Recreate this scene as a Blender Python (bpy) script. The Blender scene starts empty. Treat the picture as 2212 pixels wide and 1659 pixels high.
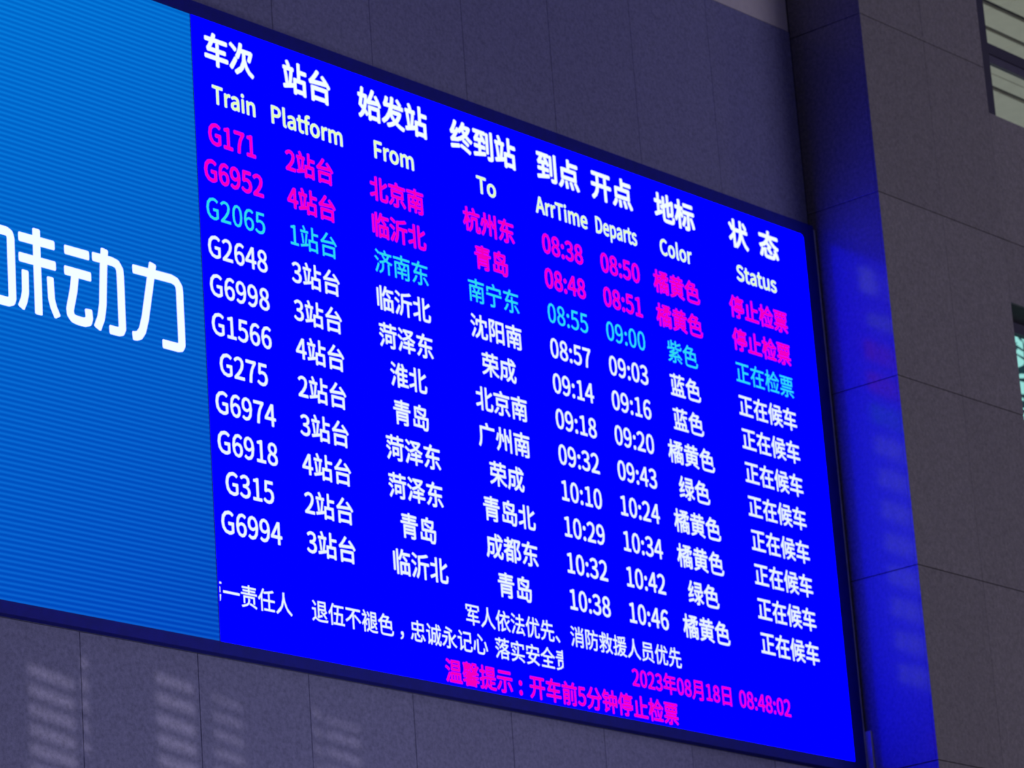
import bpy, bmesh, math, random, os
from mathutils import Vector, Matrix

S = bpy.context.scene
C = S.collection
ZF = 6.95                       # height of the display's lower edge above the hall floor

# ------------------------------------------------------------------ camera
cam_d = bpy.data.cameras.new('camera')
cam = bpy.data.objects.new('camera', cam_d)
C.objects.link(cam)
yaw, pitch, roll = 0.884125, 0.303642, -0.073263
fw = Vector((math.sin(yaw)*math.cos(pitch), math.cos(yaw)*math.cos(pitch), math.sin(pitch)))
rt = fw.cross(Vector((0, 0, 1))).normalized()
up = rt.cross(fw)
r2 = rt*math.cos(roll) + up*math.sin(roll)
u2 = -rt*math.sin(roll) + up*math.cos(roll)
M = Matrix((r2, u2, -fw)).transposed().to_4x4()
M.translation = Vector((-15.627963, -15.167041, -5.348989 + ZF))
cam.matrix_world = M
cam_d.sensor_width = 36.0
cam_d.sensor_fit = 'HORIZONTAL'
cam_d.lens = 36.0*8188.944/2212.0
cam_d.clip_end = 400
cam_d.dof.use_dof = True
cam_d.dof.focus_distance = 17.0
cam_d.dof.aperture_fstop = 6.3
S.camera = cam

# ------------------------------------------------------------------ world, sun, added fill lights
world = bpy.data.worlds.new('overcast_sky')
S.world = world
world.use_nodes = True
wn = world.node_tree.nodes
bg = wn['Background']
bg.inputs['Color'].default_value = (0.64, 0.70, 0.69, 1)
bg.inputs['Strength'].default_value = 1.65

SUN_DIR = Vector((0.25, 1.0, -0.30))
sun_d = bpy.data.lights.new('sun', 'SUN')
sun_d.energy = 1.25
sun_d.angle = math.radians(0.16)
sun_d.color = (1.0, 0.88, 0.74)
sun = bpy.data.objects.new('sun', sun_d)
C.objects.link(sun)
sun.rotation_euler = SUN_DIR.to_track_quat('-Z', 'Y').to_euler()
sun.location = (-12, -30, 20)


def area(name, loc, direction, sx, sy, power, col):
    d = bpy.data.lights.new(name, 'AREA')
    d.shape = 'RECTANGLE'
    d.size, d.size_y = sx, sy
    d.energy = power
    d.color = col
    o = bpy.data.objects.new(name, d)
    C.objects.link(o)
    o.location = loc
    o.rotation_euler = Vector(direction).to_track_quat('-Z', 'Y').to_euler()
    return o


area('rear_fill_light', (11, -21.7, 6.5), (-0.25, 1, 0.05), 20, 7, 1650, (0.86, 0.80, 1.0))  # added fill from behind the viewer, lights the walls evenly
area('overhead_fill_light', (10, -12, 15.4), (0, 0.3, -1), 18, 7, 270, (0.80, 0.78, 1.0))  # added soft fill from above, no fixture behind it
area('low_wall_fill_light', (7.6, -9, 1.5), (-9.6, 9, 4.6), 2, 2, 58, (0.98, 0.96, 1.0)).data.spread = math.radians(62)  # added narrow fill to brighten the display wall's lower left

S.view_settings.view_transform = 'Standard'
S.view_settings.look = 'None'
S.view_settings.gamma = 1.0
S.view_settings.exposure = 0.0
S.view_settings.use_curve_mapping = False

# ------------------------------------------------------------------ materials


def mat(name):
    m = bpy.data.materials.new(name)
    m.use_nodes = True
    nt = m.node_tree
    return m, nt, nt.nodes['Principled BSDF']


def simple(name, col, rough=0.5, metal=0.0, var=0.12, scale=20.0):
    m, nt, b = mat(name)
    b.inputs['Roughness'].default_value = rough
    b.inputs['Metallic'].default_value = metal
    tc = nt.nodes.new('ShaderNodeTexCoord')
    n = nt.nodes.new('ShaderNodeTexNoise')
    n.inputs['Scale'].default_value = scale
    nt.links.new(tc.outputs['Object'], n.inputs['Vector'])
    r = nt.nodes.new('ShaderNodeValToRGB')
    r.color_ramp.elements[0].position = 0.3
    r.color_ramp.elements[1].position = 0.7
    r.color_ramp.elements[0].color = (*[c*(1-var) for c in col], 1)
    r.color_ramp.elements[1].color = (*[c*(1+var) for c in col], 1)
    nt.links.new(n.outputs['Fac'], r.inputs['Fac'])
    nt.links.new(r.outputs['Color'], b.inputs['Base Color'])
    return m


def stone(name, col, rough, grain=0.28):
    m, nt, b = mat(name)
    tc = nt.nodes.new('ShaderNodeTexCoord')
    oi = nt.nodes.new('ShaderNodeObjectInfo')
    n = nt.nodes.new('ShaderNodeTexNoise')
    n.inputs['Scale'].default_value = 38.0
    n.inputs['Detail'].default_value = 5.0
    n.inputs['Roughness'].default_value = 0.75
    geo = nt.nodes.new('ShaderNodeNewGeometry')
    nt.links.new(geo.outputs['Position'], n.inputs['Vector'])
    r = nt.nodes.new('ShaderNodeValToRGB')
    r.color_ramp.elements[0].position = 0.30
    r.color_ramp.elements[1].position = 0.70
    r.color_ramp.elements[0].color = (*[c*(1-grain) for c in col], 1)
    r.color_ramp.elements[1].color = (*[c*(1+grain) for c in col], 1)
    nt.links.new(n.outputs['Fac'], r.inputs['Fac'])
    # every slab is cut from another block: a slightly different tone
    mr = nt.nodes.new('ShaderNodeMapRange')
    mr.inputs['To Min'].default_value = 0.95
    mr.inputs['To Max'].default_value = 1.05
    nt.links.new(oi.outputs['Random'], mr.inputs['Value'])
    mx = nt.nodes.new('ShaderNodeMix')
    mx.data_type = 'RGBA'
    mx.blend_type = 'MULTIPLY'
    mx.inputs['Factor'].default_value = 1.0
    nt.links.new(r.outputs['Color'], mx.inputs['A'])
    nt.links.new(mr.outputs['Result'], mx.inputs['B'])
    nt.links.new(mx.outputs['Result'], b.inputs['Base Color'])
    b.inputs['Roughness'].default_value = rough
    b.inputs['Specular IOR Level'].default_value = 0.34
    n2 = nt.nodes.new('ShaderNodeTexNoise')
    n2.inputs['Scale'].default_value = 90.0
    nt.links.new(geo.outputs['Position'], n2.inputs['Vector'])
    bp = nt.nodes.new('ShaderNodeBump')
    bp.inputs['Strength'].default_value = 0.04
    bp.inputs['Distance'].default_value = 0.002
    nt.links.new(n2.outputs['Fac'], bp.inputs['Height'])
    nt.links.new(bp.outputs['Normal'], b.inputs['Normal'])
    return m


def emit(name, col, strength=1.0):
    m = bpy.data.materials.new(name)
    m.use_nodes = True
    nt = m.node_tree
    nt.nodes.clear()
    e = nt.nodes.new('ShaderNodeEmission')
    e.inputs['Color'].default_value = (*col, 1)
    e.inputs['Strength'].default_value = strength
    o = nt.nodes.new('ShaderNodeOutputMaterial')
    nt.links.new(e.outputs[0], o.inputs[0])
    return m


MS = stone('honed_granite', (0.215, 0.200, 0.205), 0.145)
MS_GLARE = stone('granite_glare_tint', (0.190, 0.193, 0.360), 0.145)  # blue glare around the screen is put into this stone's colour
M_JOINT = simple('dark_joint', (0.05, 0.045, 0.055), 0.8)
M_FRAME = simple('black_frame_blue_glow', (0.003, 0.006, 0.28), 0.7)  # black frame; the screen's blue glow is put into its base colour
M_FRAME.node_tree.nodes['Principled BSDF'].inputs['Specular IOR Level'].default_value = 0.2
M_TRIM = simple('brushed_edge_trim', (0.50, 0.50, 0.62), 0.4)
M_DARKMETAL = simple('dark_window_metal', (0.030, 0.027, 0.055), 0.5)
M_MIDMETAL = simple('grey_window_metal', (0.065, 0.06, 0.10), 0.5)
M_FASCIA = simple('pale_fascia', (0.52, 0.48, 0.50), 0.6, var=0.04)
M_SOFFIT = simple('pale_soffit', (0.82, 0.77, 0.66), 0.6, var=0.05, scale=6)
M_SOFFIT_DARK = simple('soffit_void', (0.26, 0.27, 0.26), 0.8)
M_FLOOR = simple('polished_floor', (0.25, 0.24, 0.25), 0.25)
M_PLASTER = simple('hall_plaster', (0.35, 0.33, 0.36), 0.8)
M_RED = simple('red_banner_cloth', (0.45, 0.02, 0.06), 0.7)
M_BARK = simple('bark', (0.06, 0.05, 0.04), 0.9)
M_LEAF = simple('bluish_green_leaf', (0.06, 0.24, 0.36), 0.6, var=0.5, scale=3)
M_TRUNKING = simple('grey_plastic_trunking', (0.55, 0.55, 0.62), 0.5)
M_GRASS = simple('outside_paving', (0.50, 0.52, 0.46), 0.9)

BLUE = 5.6
E_BLUE = emit('led_blue', (0.0, 0.0, 1.0), BLUE)
E_WHITE = emit('led_white', (0.90, 1.0, 4.0))
E_CREAM = emit('led_cream', (0.80, 1.0, 0.48), 1.0)
E_DATA = emit('led_data_white', (0.82, 0.92, 3.5))
E_PINK = emit('led_magenta', (0.90, 0.0, 0.50))
E_CYAN = emit('led_cyan', (0.03, 0.74, 0.72), 1.0)


def advert_material():
    m = bpy.data.materials.new('led_advert_picture')
    m.use_nodes = True
    nt = m.node_tree
    nt.nodes.clear()
    N = nt.nodes.new
    L = nt.links.new
    geo = N('ShaderNodeTexCoord')
    sp = N('ShaderNodeSeparateXYZ')
    L(geo.outputs['Object'], sp.inputs[0])

    def math_(op, a, b=None, clamp=False):
        n = N('ShaderNodeMath')
        n.operation = op
        n.use_clamp = clamp
        for i, v in enumerate((a, b)):
            if v is None:
                continue
            if isinstance(v, (int, float)):
                n.inputs[i].default_value = v
            else:
                L(v, n.inputs[i])
        return n.outputs[0]
    # rows of lit pixels, one bright and one dim
    s = math_('SINE', math_('MULTIPLY', sp.outputs['Z'], 2*math.pi/0.0322))
    s = math_('MULTIPLY', math_('ADD', s, 1.0), 0.5)
    s = math_('POWER', s, 1.4)
    # the picture: lighter blue above and to the left, deeper blue below
    g = math_('ADD', math_('MULTIPLY', sp.outputs['Z'], 0.17), math_('MULTIPLY', sp.outputs['X'], -0.10))
    g = math_('SUBTRACT', g, 0.02, True)
    ra = N('ShaderNodeValToRGB')
    cr = ra.color_ramp
    cr.elements[0].position = 0.0
    cr.elements[0].color = (0.0, 0.050, 0.48, 1)
    cr.elements[1].position = 1.0
    cr.elements[1].color = (0.0, 0.160, 0.62, 1)
    L(g, ra.inputs['Fac'])
    rb = N('ShaderNodeValToRGB')
    cr = rb.color_ramp
    cr.elements[0].position = 0.0
    cr.elements[0].color = (0.003, 0.105, 0.62, 1)
    cr.elements[1].position = 1.0
    cr.elements[1].color = (0.001, 0.240, 0.76, 1)
    L(g, rb.inputs['Fac'])
    mx = N('ShaderNodeMix')
    mx.data_type = 'RGBA'
    L(s, mx.inputs['Factor'])
    L(ra.outputs['Color'], mx.inputs['A'])
    L(rb.outputs['Color'], mx.inputs['B'])
    e = N('ShaderNodeEmission')
    L(mx.outputs['Result'], e.inputs['Color'])
    o = N('ShaderNodeOutputMaterial')
    L(e.outputs[0], o.inputs[0])
    return m


E_ADVERT = advert_material()


def glass(name, tint):
    m = bpy.data.materials.new(name)
    m.use_nodes = True
    nt = m.node_tree
    nt.nodes.clear()
    t = nt.nodes.new('ShaderNodeBsdfTransparent')
    t.inputs['Color'].default_value = (*tint, 1)
    g = nt.nodes.new('ShaderNodeBsdfGlossy')
    g.inputs['Roughness'].default_value = 0.03
    lw = nt.nodes.new('ShaderNodeLayerWeight')
    lw.inputs['Blend'].default_value = 0.5
    pw = nt.nodes.new('ShaderNodeMath')
    pw.operation = 'POWER'
    pw.inputs[1].default_value = 4.0
    nt.links.new(lw.outputs['Facing'], pw.inputs[0])
    f = nt.nodes.new('ShaderNodeMath')
    f.operation = 'MULTIPLY_ADD'
    f.inputs[1].default_value = 0.8
    f.inputs[2].default_value = 0.03
    nt.links.new(pw.outputs[0], f.inputs[0])
    mx = nt.nodes.new('ShaderNodeMixShader')
    o = nt.nodes.new('ShaderNodeOutputMaterial')
    nt.links.new(f.outputs[0], mx.inputs[0])
    nt.links.new(t.outputs[0], mx.inputs[1])
    nt.links.new(g.outputs[0], mx.inputs[2])
    nt.links.new(mx.outputs[0], o.inputs[0])
    return m


M_GLASS_CLEAR = glass('clear_glass', (0.97, 0.98, 0.97))
M_GLASS_TEAL = glass('teal_glass', (0.58, 0.86, 0.84))

# ------------------------------------------------------------------ helpers


def link(name, me, parent=None, m=None):
    o = bpy.data.objects.new(name, me)
    C.objects.link(o)
    if parent is not None:
        o.parent = parent
    if m is not None and me is not None:
        me.materials.clear()
        me.materials.append(m)
    return o


def box_bm(bm, x0, x1, y0, y1, z0, z1):
    v = [bm.verts.new(p) for p in ((x0, y0, z0), (x1, y0, z0), (x1, y1, z0), (x0, y1, z0),
                                   (x0, y0, z1), (x1, y0, z1), (x1, y1, z1), (x0, y1, z1))]
    for f in ((3, 2, 1, 0), (4, 5, 6, 7), (0, 1, 5, 4), (1, 2, 6, 5), (2, 3, 7, 6), (3, 0, 4, 7)):
        bm.faces.new([v[i] for i in f])


def boxes(name, bs, m, parent=None, loc=None):
    """one mesh object made of axis-aligned boxes, its origin at loc (default: base centre of the first box)"""
    if loc is None:
        b = bs[0]
        loc = ((b[0]+b[1])/2, (b[2]+b[3])/2, b[4])
    bm = bmesh.new()
    for b in bs:
        box_bm(bm, b[0]-loc[0], b[1]-loc[0], b[2]-loc[1], b[3]-loc[1], b[4]-loc[2], b[5]-loc[2])
    me = bpy.data.meshes.new(name)
    bm.to_mesh(me)
    bm.free()
    o = link(name, me, parent, m)
    o.location = Vector(loc) - (parent.location if parent is not None else Vector())
    return o


def empty(name, loc=(0, 0, 0)):
    o = bpy.data.objects.new(name, None)
    o.empty_display_size = 0.2
    C.objects.link(o)
    o.location = loc
    return o


def tag(o, label=None, cat=None, group=None, kind=None):
    for k, v in (('label', label), ('category', cat), ('group', group), ('kind', kind)):
        if v:
            o[k] = v
    return o


def struct(o, label=None):
    return tag(o, label, kind='structure')


def slab_mesh(w, d, h, m, bev=0.002):
    """a stone slab w x d x h with its face edges slightly eased; origin at lower left front"""
    bm = bmesh.new()
    box_bm(bm, 0, w, 0, d, 0, h)
    me = bpy.data.meshes.new('slab')
    ed = [e for e in bm.edges if all(v.co.y < 1e-6 for v in e.verts)]
    bmesh.ops.bevel(bm, geom=ed, offset=bev, segments=1, affect='EDGES')
    bm.to_mesh(me)
    bm.free()
    me.materials.append(m)
    return me


_slabs = {}


def slab(parent, x0, x1, yf, z0, z1, depth=0.02, side=False, m=None):
    """one wall panel; its face at y = yf (or x = yf for the return face)"""
    m = m or MS
    g, gz = (0.0006, 0.0028) if m is MS else (0.0011, 0.0020)
    w, h = x1-x0-2*g, z1-z0-2*gz
    if w < 0.02 or h < 0.02:
        return
    k = (round(w, 4), round(h, 4), depth, m.name)
    if k not in _slabs:
        _slabs[k] = slab_mesh(w, depth, h, m)
    o = link('wall_panel', _slabs[k], parent)
    off = random.uniform(-0.0003, 0.0003)
    if side:
        # face looks to -x; x0..x1 are given along -y from the corner
        o.rotation_euler = (0, 0, -math.pi/2)
        o.location = Vector((yf+off, -x0-g, z0+gz)) - parent.location
    else:
        o.location = Vector((x0+g, yf+off, z0+gz)) - parent.location
    return o


random.seed(4)
# ------------------------------------------------------------------ geometry of the hall
XO = 6.582085        # the return face
YB = 0.06            # plane of the display wall
YR = -0.595459       # plane of the projecting right-hand wall
SEAM0 = 5.641807 + ZF
SH = 1.429771
HALL_L, HALL_R, HALL_B, HALL_T = -26.0, 22.0, -22.0, 16.0
W1 = (XO+1.672, XO+5.016, 5.266+ZF, 8.35+ZF)      # upper window opening
W2 = (XO+1.655, XO+5.016, 0.55+ZF, 3.694+ZF)      # lower window opening

rows = [SEAM0 + SH*k for k in range(-9, 4)]
rows = [z for z in rows if 0 < z < HALL_T]
rows = [0.0] + rows + [HALL_T]

floor = struct(boxes('floor', [(HALL_L, HALL_R, HALL_B, YB+0.4, -0.3, 0.0)], M_FLOOR))
ceiling = struct(boxes('ceiling', [(HALL_L-0.3, HALL_R+0.3, HALL_B-0.3, 0.4, HALL_T, HALL_T+0.3)], M_PLASTER))
struct(boxes('wall_left', [(HALL_L-0.3, HALL_L, HALL_B, YB+0.4, 0, HALL_T)], M_PLASTER))
struct(boxes('wall_far_right', [(HALL_R, HALL_R+0.3, HALL_B, YR+0.4, 0, HALL_T)], M_PLASTER))

# display wall: backing plus separate granite slabs
FAS_Z = 5.70 + ZF
wall_front = struct(boxes('wall_front', [(HALL_L, XO+0.4, YB+0.02, YB+0.4, 0, HALL_T)], M_JOINT),
                    'dark granite slab wall that carries the departure board')
xs = []
x = -0.135
while x > -9:
    x -= 0.943
xs_ = x
while x < XO-0.3:
    xs.append(x)
    x += 0.943
xs.append(XO)
rows_f = [z for z in rows if z < ZF] + [SEAM0-2*SH, FAS_Z, FAS_Z+2*SH, HALL_T]
for i in range(len(xs)-1):
    for j in range(len(rows_f)-1):
        z0, z1 = rows_f[j], rows_f[j+1]
        if z0 >= FAS_Z-0.01 and xs[i] > 5.0-0.943:
            continue
        slab(wall_front, xs[i], xs[i+1], YB, z0, z1, m=MS_GLARE)
# the rest of the wall, far to the left of the picture
slab(wall_front, HALL_L, xs[0], YB, 0, HALL_T, m=MS_GLARE)

# pale fascia above the granite, next to the return
fas_x0 = [v for v in xs if v > 5.0-0.943][0]
fascia = struct(boxes('trim_1', [(fas_x0, XO-0.003, YB+0.006, YB+0.02, FAS_Z+0.004, HALL_T)], M_FASCIA),
                'pale grey fascia panel high above the board, by the wall corner')

# projecting wall on the right with its return face
wall_right = boxes('wall_right', [
    (XO+0.02, W1[0], YR+0.02, YR+0.30, 0, HALL_T),
    (W1[1], HALL_R, YR+0.02, YR+0.30, 0, HALL_T),
    (W1[0], W1[1], YR+0.02, YR+0.30, 0, W2[2]),
    (W1[0], W1[1], YR+0.02, YR+0.30, W2[3], W1[2]),
    (W1[0], W1[1], YR+0.02, YR+0.30, W1[3], HALL_T),
    (XO+0.02, XO+0.3, YR+0.30, YB+0.02, 0, HALL_T)], M_JOINT)
struct(wall_right, 'dark granite slab wall projecting on the right, with two windows')
CW = 0.836
cols = [XO + CW*k for k in range(0, 9)]
for i in range(len(cols)-1):
    for j in range(len(rows)-1):
        z0, z1 = rows[j], rows[j+1]
        segs = [(z0, z1)]
        if 2 <= i <= 5:
            for w in (W1, W2):
                new = []
                for a, b in segs:
                    if b <= w[2] or a >= w[3]:
                        new.append((a, b))
                        continue
                    if a < w[2]:
                        new.append((a, w[2]))
                    if b > w[3]:
                        new.append((w[3], b))
                segs = new
        for a, b in segs:
            x0, x1 = cols[i], cols[i+1]
            slab(wall_right, x0 - (0.003 if i == 0 else 0), x1, YR, a, b)
slab(wall_right, cols[-1], HALL_R, YR, 0, HALL_T)
for j in range(len(rows)-1):
    slab(wall_right, -YB+0.002, -YR-0.021, XO, rows[j], rows[j+1], side=True)

# ------------------------------------------------------------------ windows of the right-hand wall


def window(name, w, depth, fl, fb, ft, tr, gm, label):
    root = empty(name, ((w[0]+w[1])/2, YR+depth, w[2]))
    struct(root, label)
    y0, y1 = YR+depth, YR+depth+0.05
    boxes('window_frame', [(w[0], w[0]+fl, y0, y1, w[2], w[3]), (w[1]-0.08, w[1], y0, y1, w[2], w[3]),
                           (w[0]+fl, w[1]-0.08, y0, y1, w[2], w[2]+fb),
                           (w[0]+fl, w[1]-0.08, y0, y1, w[3]-ft, w[3])], M_DARKMETAL if tr else M_MIDMETAL, root)
    zs = [w[2]+fb, w[3]-ft]
    if tr:
        boxes('transom', [(w[0]+fl, w[1]-0.08, y0, y1+0.03, tr[1], tr[2])], M_DARKMETAL, root)
        boxes('transom_bead', [(w[0]+fl, w[1]-0.08, y0+0.012, y1, tr[0], tr[1]-0.001)], M_MIDMETAL, root)
        zs = [w[2]+fb, tr[0], tr[2], w[3]-ft]
    for k in range(0, len(zs), 2):
        mid = (w[0]+fl+w[1]-0.08)/2 + 0.6
        boxes('mullion', [(mid-0.03, mid+0.03, y0, y1, zs[k], zs[k+1])], M_DARKMETAL, root)
        for a, b in ((w[0]+fl, mid-0.03), (mid+0.03, w[1]-0.08)):
            boxes('window_pane', [(a, b, y0+0.030, y0+0.034, zs[k], zs[k+1])], gm, root)
    return root


window('window_1', W1, 0.10, 0.262, 0.055, 0.10, (5.800+ZF, 5.868+ZF, 5.957+ZF), M_GLASS_CLEAR,
       'upper dark framed window with a transom, pale soffit seen through it')
window('window_2', W2, 0.262, 0.08, 0.08, 0.085, None, M_GLASS_TEAL,
       'lower deep-set window with greenish glass at the right edge')

# ------------------------------------------------------------------ eaves soffit outside the upper window
SZ = 8.0 + ZF
soffit = boxes('ceiling_eaves', [(XO-1.0, XO+14.5, YR+0.31, 4.6, SZ+0.12, SZ+0.2)], M_SOFFIT_DARK)
struct(soffit, 'pale panelled eaves soffit seen through the upper window')
bands = [(-0.28, 0.35), (0.40, 0.98), (1.03, 1.585), (1.655, 1.93), (1.985, 2.56), (2.572, 2.735), (2.80, 3.40), (3.46, 4.1), (4.15, 4.6)]
offs = [0, 0, 5.64, 5.64, 6.55, 6.1, 7.49, 7.2, 7.2]
for (a, b), off in zip(bands, offs):
    xx = XO - 1.0
    cuts = [XO-1.0] + [XO + off + 1.9*k for k in range(-8, 9) if XO-0.8 < XO + off + 1.9*k < XO+14.3] + [XO+14.5]
    for c0, c1 in zip(cuts[:-1], cuts[1:]):
        boxes('soffit_panel', [(c0+0.006, c1-0.006, a, b, SZ, SZ+0.03)], M_SOFFIT, soffit)

# ground outside, tree, banner
struct(boxes('ground', [(XO-10, XO+60, YB+0.42, 60, -0.4, -0.1)], M_GRASS))

tree = empty('tree', (XO+8.6, 5.2, -0.1))
tag(tree, 'bluish-green leafy tree outside behind the lower right window', 'tree')


def blob_tube(pts, n=8):
    bm = bmesh.new()
    rings = []
    for (x, y, z, r) in pts:
        rings.append([bm.verts.new((x+r*math.cos(2*math.pi*k/n), y+r*math.sin(2*math.pi*k/n), z)) for k in range(n)])
    for a, b in zip(rings[:-1], rings[1:]):
        for k in range(n):
            bm.faces.new((a[k], a[(k+1) % n], b[(k+1) % n], b[k]))
    bm.faces.new(rings[-1])
    me = bpy.data.meshes.new('trunk')
    bm.to_mesh(me)
    bm.free()
    return me


link('trunk', blob_tube([(0, 0, 0, 0.30), (0.1, 0, 3, 0.24), (-0.1, 0.1, 6, 0.2), (0, 0, 9, 0.14), (0.1, 0, 12, 0.06)]), tree, M_BARK)
for k in range(6):
    a = k*1.1
    q = [(0.0, 0.0, 6.5+k*0.8, 0.10), (math.cos(a)*0.9, math.sin(a)*0.9, 7.6+k*0.8, 0.07), (math.cos(a)*1.9, math.sin(a)*1.9, 8.6+k*0.8, 0.03)]
    link('branch', blob_tube(q, 6), tree, M_BARK)
verts, faces = [], []
rng = random.Random(11)
for k in range(3300):
    while True:
        p = Vector((rng.uniform(-1, 1), rng.uniform(-1, 1), rng.uniform(-1, 1)))
        if 0.25 < p.length < 1:
            break
    c = Vector((p.x*3.0, p.y*2.2, 10.0 + p.z*4.4))
    d = Vector((rng.gauss(0, 1), rng.gauss(0, 1), rng.gauss(0, .6))).normalized()
    e = d.orthogonal().normalized()
    s = rng.uniform(0.15, 0.32)
    i0 = len(verts)
    verts += [tuple(c-d*s), tuple(c+e*s*0.42), tuple(c+d*s), tuple(c-e*s*0.42)]
    faces.append((i0, i0+1, i0+2, i0+3))
me = bpy.data.meshes.new('foliage')
me.from_pydata(verts, [], faces)
tag(link('foliage', me, tree, M_LEAF), kind='stuff')

banner = tag(boxes('banner', [(XO+1.80, XO+4.9, YR+0.36, YR+0.375, 2.05+ZF, 2.945+ZF)], M_RED),
             'red banner hung behind the glass of the lower right window', 'banner')
boxes('banner_rod', [(XO+1.78, XO+4.92, YR+0.355, YR+0.380, 2.03+ZF, 2.05+ZF)], M_DARKMETAL, banner)

# ------------------------------------------------------------------ rear wall with an added, unseen louvre cut to shape the sun patches
PATCH = []   # (x0, x1, [(z left, z right, height)])   on the display wall, heights above the board's lower edge
PATCH.append((-1.485, -1.14, [(-0.345, -0.40, .055), (-0.462, -0.515, .06), (-0.575, -0.625, .06), (-0.69, -0.74, .06), (-0.80, -0.845, .06), (-0.92, -0.96, .06), (-1.04, -1.08, .06)]))
PATCH.append((-1.078, -1.030, [(-0.25, -0.27, .06), (-0.37, -0.40, .07), (-0.49, -0.52, .06), (-0.61, -0.64, .05), (-0.73, -0.76, .05)]))
PATCH.append((-0.490, -0.180, [(-0.265, -0.305, .05), (-0.385, -0.425, .06), (-0.51, -0.555, .062), (-0.63, -0.67, .062), (-0.75, -0.79, .06), (-0.87, -0.91, .06)]))
PATCH.append((-0.03, 0.215, [(-0.325, -0.365, .022), (-0.435, -0.47, .03), (-0.54, -0.58, .034), (-0.65, -0.69, .036), (-0.76, -0.80, .036)]))
PATCH.append((0.83, 0.90, [(-0.30, -0.335, .035), (-0.42, -0.45, .03), (-0.53, -0.56, .03), (-0.65, -0.68, .03)]))
PATCH.append((0.94, 1.24, [(-0.345, -0.37, .022), (-0.435, -0.465, .032), (-0.54, -0.575, .034), (-0.65, -0.69, .034), (-0.77, -0.81, .034)]))
T = (YB - HALL_B)
dx, dz = -SUN_DIR.x*T, -SUN_DIR.z*T
gx0, gx1 = -1.6+dx, 1.36+dx
gz0, gz1 = -1.25+ZF+dz, -0.1+ZF+dz
wall_rear = struct(boxes('wall_rear', [
    (HALL_L, gx0, HALL_B-0.3, HALL_B, 0, HALL_T),
    (gx1, HALL_R, HALL_B-0.3, HALL_B, 0, HALL_T),
    (gx0, gx1, HALL_B-0.3, HALL_B, 0, gz0),
    (gx0, gx1, HALL_B-0.3, HALL_B, gz1, HALL_T)], M_PLASTER))
lou = empty('louvre_mask', ((gx0+gx1)/2, HALL_B, gz0))
struct(lou, 'unseen louvre added in the rear wall, its slots shaping the sun patches')


def slat(name, q):
    """q: four (x, z) corners; a thin plate in the plane of the rear wall"""
    bm = bmesh.new()
    f = [bm.verts.new((x-lou.location.x, 0, z-lou.location.z)) for x, z in q]
    b = [bm.verts.new((x-lou.location.x, -0.006, z-lou.location.z)) for x, z in q]
    bm.faces.new(f)
    bm.faces.new(b[::-1])
    for k in range(4):
        bm.faces.new((f[k], b[k], b[(k+1) % 4], f[(k+1) % 4]))
    me = bpy.data.meshes.new(name)
    bm.normal_update()
    bm.to_mesh(me)
    bm.free()
    link(name, me, lou, M_PLASTER)


px = gx0
for (x0, x1, bars) in PATCH:
    x0, x1 = x0+dx, x1+dx
    slat('louvre_post', [(px, gz0), (x0, gz0), (x0, gz1), (px, gz1)])
    tl = tr_ = gz1
    for (zl, zr, h) in bars:
        zl, zr = zl+ZF+dz, zr+ZF+dz
        slat('louvre_slat', [(x0, zl+h/2), (x1, zr+h/2), (x1, tr_), (x0, tl)])
        tl, tr_ = zl-h/2, zr-h/2
    slat('louvre_slat', [(x0, gz0), (x1, gz0), (x1, tr_), (x0, tl)])
    px = x1
slat('louvre_post', [(px, gz0), (gx1, gz0), (gx1, gz1), (px, gz1)])

# ------------------------------------------------------------------ the departure board
W, H = 6.4116, 4.0
AX0 = -6.42                                   # left end of the advert half
board = empty('departure_board', (0, YB, ZF))
tag(board, 'huge wall-mounted LED screen: blue advert beside a blue train departure timetable', 'display')
B = Vector(board.location)


def flat(name, x0, x1, z0, z1, m, parent, y=0.0, th=0.03):
    return boxes(name, [(x0, x1, y, y+th, z0+ZF, z1+ZF)], m, parent)


GAP = 0.006
tt = boxes('timetable_screen', [(GAP, W, 0.0, 0.05, ZF, ZF+H)], E_BLUE, board, loc=(0, 0, ZF))
tag(tt, 'saturated blue timetable screen of the right half')
ad = boxes('advert_screen', [(AX0, -GAP, 0.0, 0.05, ZF, ZF+H)], E_ADVERT, board, loc=(0, 0, ZF))
tag(ad, 'softer blue advert screen of the left half, striped by its pixel rows')
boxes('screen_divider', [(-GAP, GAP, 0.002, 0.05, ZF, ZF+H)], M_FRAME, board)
FT, FB, FR = 0.098, 0.075, 0.135
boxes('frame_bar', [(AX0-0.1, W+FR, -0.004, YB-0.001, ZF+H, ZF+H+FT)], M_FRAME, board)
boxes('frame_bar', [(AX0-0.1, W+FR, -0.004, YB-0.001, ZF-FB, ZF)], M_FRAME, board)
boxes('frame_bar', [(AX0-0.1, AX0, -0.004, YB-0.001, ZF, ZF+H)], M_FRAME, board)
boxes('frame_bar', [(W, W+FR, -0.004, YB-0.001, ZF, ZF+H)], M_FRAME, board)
boxes('edge_trim', [(W+FR, W+FR+0.010, -0.008, YB-0.001, ZF-FB, ZF+H+FT-0.03)], M_TRIM, board)
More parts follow.
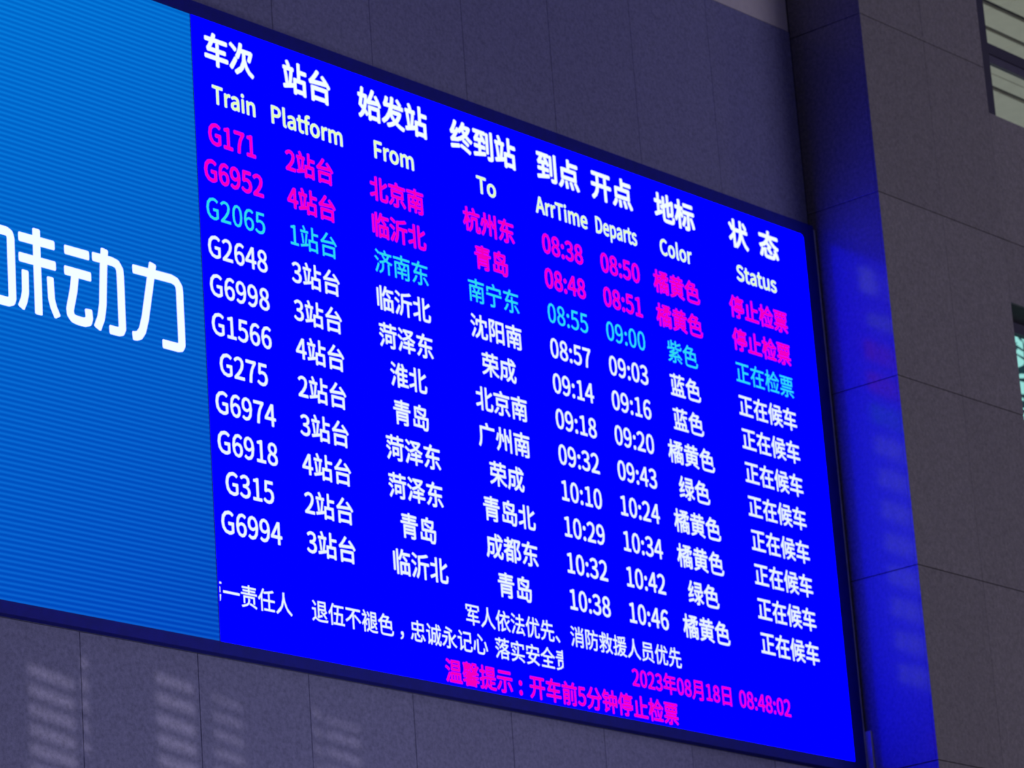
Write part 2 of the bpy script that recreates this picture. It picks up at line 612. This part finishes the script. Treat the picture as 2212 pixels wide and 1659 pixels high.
# the small chamfer at the screen's upper right corner
bm = bmesh.new()
c = 0.028
f = [bm.verts.new(p) for p in ((W+0.001, -0.0042, H+0.001), (W-c, -0.0042, H+0.001), (W-c*0.35, -0.0042, H-c*0.35), (W+0.001, -0.0042, H-c))]
b = [bm.verts.new((v.co.x, -0.0005, v.co.z)) for v in f]
bm.faces.new(f)
bm.faces.new(b[::-1])
for k in range(4):
    bm.faces.new((f[k], b[k], b[(k+1) % 4], f[(k+1) % 4]))
bmesh.ops.recalc_face_normals(bm, faces=bm.faces)
me = bpy.data.meshes.new('corner_piece')
bm.to_mesh(me)
bm.free()
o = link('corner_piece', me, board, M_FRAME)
o.location = (0, -YB, 0)

# --- lettering (flat light on the screen)
CJK = None
try:
    fp = os.path.join(bpy.utils.resource_path('LOCAL'), 'datafiles', 'fonts', 'Noto Sans CJK Regular.woff2')
    if os.path.exists(fp):
        CJK = bpy.data.fonts.load(fp)
except Exception:
    CJK = None
_cache = {}


def text_mesh(txt, em, bold):
    k = (txt, em, bold)
    if k in _cache:
        return _cache[k]
    cu = bpy.data.curves.new('t', 'FONT')
    if CJK:
        cu.font = CJK
    cu.body = txt
    cu.size = em/0.35 if CJK else em          # that font file sets 0.35 em per unit of size
    cu.resolution_u = 3
    o = bpy.data.objects.new('t', cu)
    C.objects.link(o)
    dg = bpy.context.evaluated_depsgraph_get()
    dg.update()
    me = bpy.data.meshes.new_from_object(o.evaluated_get(dg))
    bpy.data.objects.remove(o)
    bpy.data.curves.remove(cu)
    co = [v.co.copy() for v in me.vertices]
    fs = [tuple(p.vertices) for p in me.polygons]
    if bold:                                   # heavier strokes: the same outline laid down again around itself
        n = len(co)
        base, bf = co, fs
        co, fs = [], []
        for q in range(6):
            a = math.pi*(q+0.5)/3
            d = Vector((math.cos(a)*bold, math.sin(a)*bold, 0))
            co += [v+d for v in base]
            fs += [tuple(i+q*n for i in f) for f in bf]
    r = (co, fs)
    bpy.data.meshes.remove(me)
    _cache[k] = r
    return r


def lettering(name, txt, m, zc, em, bold=0.0, xc=None, x0=None, x1=None, fit=None, latin=False, clip=None, label=None, parent=None, scale_x=1.0, dy=-0.0015):
    """centre the writing on xc (or run it from x0 to x1); zc is the middle of the characters"""
    co, fs = text_mesh(txt, em, bold)
    a = min(v.x for v in co)
    b_ = max(v.x for v in co)
    w = b_-a
    if x1 is not None:
        sx = (x1-x0)/w
        ox = x0
    else:
        sx = scale_x
        ox = xc-w*sx/2 if xc is not None else x0
    base = zc - em*(0.3665 if latin else 0.38)
    bm = bmesh.new()
    vs = [bm.verts.new(((v.x-a)*sx+ox, 0.0, v.y+base)) for v in co]
    for f in fs:
        try:
            bm.faces.new([vs[i] for i in f])
        except ValueError:
            pass
    if clip:
        for xcut, no in clip:
            bmesh.ops.bisect_plane(bm, geom=bm.verts[:]+bm.edges[:]+bm.faces[:], plane_co=(xcut, 0, 0), plane_no=(no, 0, 0), clear_outer=True)
    cx = sum(v.co.x for v in bm.verts)/max(1, len(bm.verts))
    for v in bm.verts:
        v.co.x -= cx
        v.co.z -= zc
    me = bpy.data.meshes.new(name)
    bm.to_mesh(me)
    bm.free()
    me.materials.append(m)
    o = link(name, me, parent or tt)
    o.location = (cx, dy, zc)
    if label:
        o['label'] = label
    return o


HB = 0.0075
for txt, x0, x1 in (('车次', .108, .546), ('站台', .810, 1.252), ('始发站', 1.512, 2.186), ('终到站', 2.415, 3.089),
                    ('到点', 3.309, 3.764), ('开点', 3.895, 4.351), ('地标', 4.602, 5.064), ('状', 5.470, 5.703), ('态', 5.836, 6.075)):
    lettering('column_heading', txt, E_WHITE, 3.813, .228, HB, x0=x0, x1=x1, label='large bold white heading ' + txt)
for txt, x0, x1 in (('Train', .158, .540), ('Platform', .684, 1.341), ('From', 1.641, 2.026), ('To', 2.653, 2.852),
                    ('ArrTime', 3.264, 3.820), ('Departs', 3.909, 4.366), ('Color', 4.626, 4.994), ('Status', 5.519, 6.004)):
    lettering('english_heading', txt, E_CREAM, 3.510, .158, .0050, x0=x0, x1=x1, latin=True, label='small cream heading ' + txt)

ROWS = [
    ('G171', '2站台', '北京南', '杭州东', '08:38', '08:50', '橘黄色', '停止检票', 'p'),
    ('G6952', '4站台', '临沂北', '青岛', '08:48', '08:51', '橘黄色', '停止检票', 'p'),
    ('G2065', '1站台', '济南东', '南宁东', '08:55', '09:00', '紫色', '正在检票', 'c'),
    ('G2648', '3站台', '临沂北', '沈阳南', '08:57', '09:03', '蓝色', '正在候车', 'w'),
    ('G6998', '3站台', '菏泽东', '荣成', '09:14', '09:16', '蓝色', '正在候车', 'w'),
    ('G1566', '4站台', '淮北', '北京南', '09:18', '09:20', '橘黄色', '正在候车', 'w'),
    ('G275', '2站台', '青岛', '广州南', '09:32', '09:43', '绿色', '正在候车', 'w'),
    ('G6974', '3站台', '菏泽东', '荣成', '10:10', '10:24', '橘黄色', '正在候车', 'w'),
    ('G6918', '4站台', '菏泽东', '青岛北', '10:29', '10:34', '橘黄色', '正在候车', 'w'),
    ('G315', '2站台', '青岛', '成都东', '10:32', '10:42', '绿色', '正在候车', 'w'),
    ('G6994', '3站台', '临沂北', '青岛', '10:38', '10:46', '橘黄色', '正在候车', 'w'),
]
NAMES = ('train_number', 'platform_number', 'origin_station', 'destination_station', 'arrival_time', 'departure_time', 'marker_colour', 'boarding_status')
XC = (.316, 1.012, 1.837, 2.750, 3.521, 4.147, 4.782, 5.747)
BOLD = {'p': .0056, 'c': .0014, 'w': .0034}  # stroke weights also mimic the bloom of the brighter letters
MATS = {'p': E_PINK, 'c': E_CYAN, 'w': E_DATA}
WORD = {'p': 'magenta', 'c': 'cyan', 'w': 'white'}
gw = text_mesh('G6952', .187, 0)[0]
sx_train = .512/(max(v.x for v in gw)-min(v.x for v in gw))
gw = text_mesh('08:38', .183, 0)[0]
sx_time = .425/(max(v.x for v in gw)-min(v.x for v in gw))
for i, r in enumerate(ROWS):
    z = 3.240 - 0.2495*i
    k = r[8]
    for j in range(8):
        lat = j in (0, 4, 5)
        lab = WORD[k] + ' lettering ' + r[j] if i < 3 else None
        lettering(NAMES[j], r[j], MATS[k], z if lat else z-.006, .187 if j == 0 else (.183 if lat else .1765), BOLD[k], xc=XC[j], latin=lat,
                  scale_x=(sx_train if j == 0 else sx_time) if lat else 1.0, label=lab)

lettering('priority_notice', '军人依法优先、', E_DATA, .492, .149, .0016, x0=2.243, x1=3.175)
lettering('priority_notice', '消防救援人员优先', E_DATA, .492, .149, .0016, x0=3.286, x1=4.465)
lettering('scrolling_notice', '第一责任人', E_DATA, .308, .1500, .0016, x0=-.108, x1=.631, clip=[(.012, -1)], label='scrolling white notice cut off by the screen edge')
lettering('scrolling_notice', '退伍不褪色', E_DATA, .308, .149, .0016, x0=.805, x1=1.542)
lettering('scrolling_notice', '，', E_DATA, .308, .149, .0016, xc=1.618)
lettering('scrolling_notice', '忠诚永记心', E_DATA, .308, .149, .0016, x0=1.698, x1=2.435)
lettering('scrolling_notice', '落实安全责', E_DATA, .308, .149, .0016, x0=2.510, x1=3.253, clip=[(3.190, 1)])
lettering('date_text', '2023年08月18日', E_PINK, .297, .152, .0036, x0=3.907, x1=4.999, label='magenta date 2023年08月18日')
lettering('clock_text', '08:48:02', E_PINK, .297, .158, .0036, x0=5.089, x1=5.685, latin=True, label='magenta clock reading 08:48:02')
lettering('reminder_text', '温馨提示', E_PINK, .094, .163, .0045, x0=2.006, x1=2.657)
for dz_ in (.030, -.034):
    lettering('reminder_text', '.', E_PINK, .094+dz_+.042, .20, .0045, xc=2.736)
lettering('reminder_text', '开车前5分钟停止检票', E_PINK, .094, .163, .0045, x0=2.827, x1=4.378)

# --- the advert's big rounded characters, drawn stroke by stroke


def strokes(name, lines, label):
    bm = bmesh.new()
    k = 0
    for pts, hw in lines:
        hx, hz = hw       # half width of upright strokes, half height of level strokes
        for (a, b_) in zip(pts[:-1], pts[1:]):
            a, b_ = Vector(a), Vector(b_)
            d = (b_-a).normalized()
            n = Vector((-d.y, d.x))
            h = Vector((n.x*hx, n.y*hz))
            y = -0.0015 - 0.00002*k
            k += 1
            bm.faces.new([bm.verts.new((p.x, y, p.y)) for p in (a-h, b_-h, b_+h, a+h)])
        for idx, p in enumerate(pts):
            end = idx in (0, len(pts)-1)
            y = -0.0015 - 0.00002*k
            k += 1
            if end:
                q = pts[1] if idx == 0 else pts[-2]
                d = (Vector(p)-Vector(q)).normalized()
                n = Vector((-d.y, d.x))
                e = 0.008
                r = [(-1, 0), (-.86, .7), (-.6, 1), (.6, 1), (.86, .7), (1, 0)]
                vs = [bm.verts.new((p[0]+n.x*hx*u+d.x*e*v, y, p[1]+n.y*hz*u+d.y*e*v)) for u, v in r]
            else:
                vs = [bm.verts.new((p[0]+hx*math.cos(t*math.pi/8), y, p[1]+hz*math.sin(t*math.pi/8))) for t in range(16)]
            bm.faces.new(vs)
    cx = sum(v.co.x for v in bm.verts)/len(bm.verts)
    for v in bm.verts:
        v.co.x -= cx
        v.co.z -= 2.0
    bmesh.ops.recalc_face_normals(bm, faces=bm.faces)
    me = bpy.data.meshes.new(name)
    bm.to_mesh(me)
    bm.free()
    me.materials.append(E_WHITE)
    o = link(name, me, ad)
    o.location = (cx, 0, 2.0)
    o['label'] = label
    return o


sw = (.030, .0285)
strokes('advert_character', [
    ([(-1.83, 2.205), (-1.60, 2.205), (-1.575, 2.195), (-1.567, 2.17), (-1.567, 1.805), (-1.575, 1.785), (-1.60, 1.775), (-1.83, 1.775), (-1.85, 1.80), (-1.85, 2.18), (-1.83, 2.205)], sw),
    ([(-1.500, 2.196), (-1.231, 2.198)], (.03, .029)),
    ([(-1.502, 2.071), (-1.226, 2.072)], (.03, .029)),
    ([(-1.366, 2.265), (-1.366, 1.752)], sw),
    ([(-1.463, 1.990), (-1.465, 1.862), (-1.478, 1.81), (-1.500, 1.765)], (.027, .027)),
    ([(-1.267, 1.990), (-1.263, 1.865), (-1.248, 1.815), (-1.221, 1.765)], (.027, .027))],
    'white rounded character 味 cut by the picture edge')
strokes('advert_character', [
    ([(-1.140, 2.196), (-.956, 2.197)], (.03, .029)),
    ([(-1.146, 2.067), (-.946, 2.067)], (.03, .029)),
    ([(-1.066, 2.060), (-1.085, 1.95), (-1.118, 1.83), (-1.115, 1.80), (-1.095, 1.780), (-1.060, 1.774), (-1.005, 1.774), (-.975, 1.785), (-.966, 1.81), (-.970, 1.855)], sw),
    ([(-.918, 2.201), (-.765, 2.203), (-.725, 2.195), (-.703, 2.165), (-.700, 2.13), (-.700, 1.80), (-.712, 1.778), (-.735, 1.772), (-.800, 1.772)], sw),
    ([(-.823, 2.262), (-.835, 2.158), (-.852, 1.92), (-.870, 1.83), (-.902, 1.762)], sw)],
    'white rounded character 动')
strokes('advert_character', [
    ([(-.590, 2.196), (-.275, 2.201), (-.235, 2.192), (-.212, 2.165), (-.208, 2.13), (-.208, 1.80), (-.220, 1.778), (-.245, 1.772), (-.365, 1.772)], sw),
    ([(-.427, 2.260), (-.452, 2.150), (-.508, 1.900), (-.535, 1.820), (-.562, 1.785), (-.590, 1.774), (-.612, 1.772)], sw)],
    'white rounded character 力')

# ------------------------------------------------------------------ trunking in the corner under the board
tr = tag(boxes('cable_trunking', [(W+FR+0.012, XO-0.002, -0.055, -0.009, 0.0, ZF+0.235)], M_TRUNKING),
         'slim grey cable trunking rising in the wall corner at the board\'s lower right', 'trunking')
boxes('clip', [(W+FR+0.010, XO-0.002, -0.058, -0.008, ZF-0.9, ZF-0.87)], M_DARKMETAL, tr)
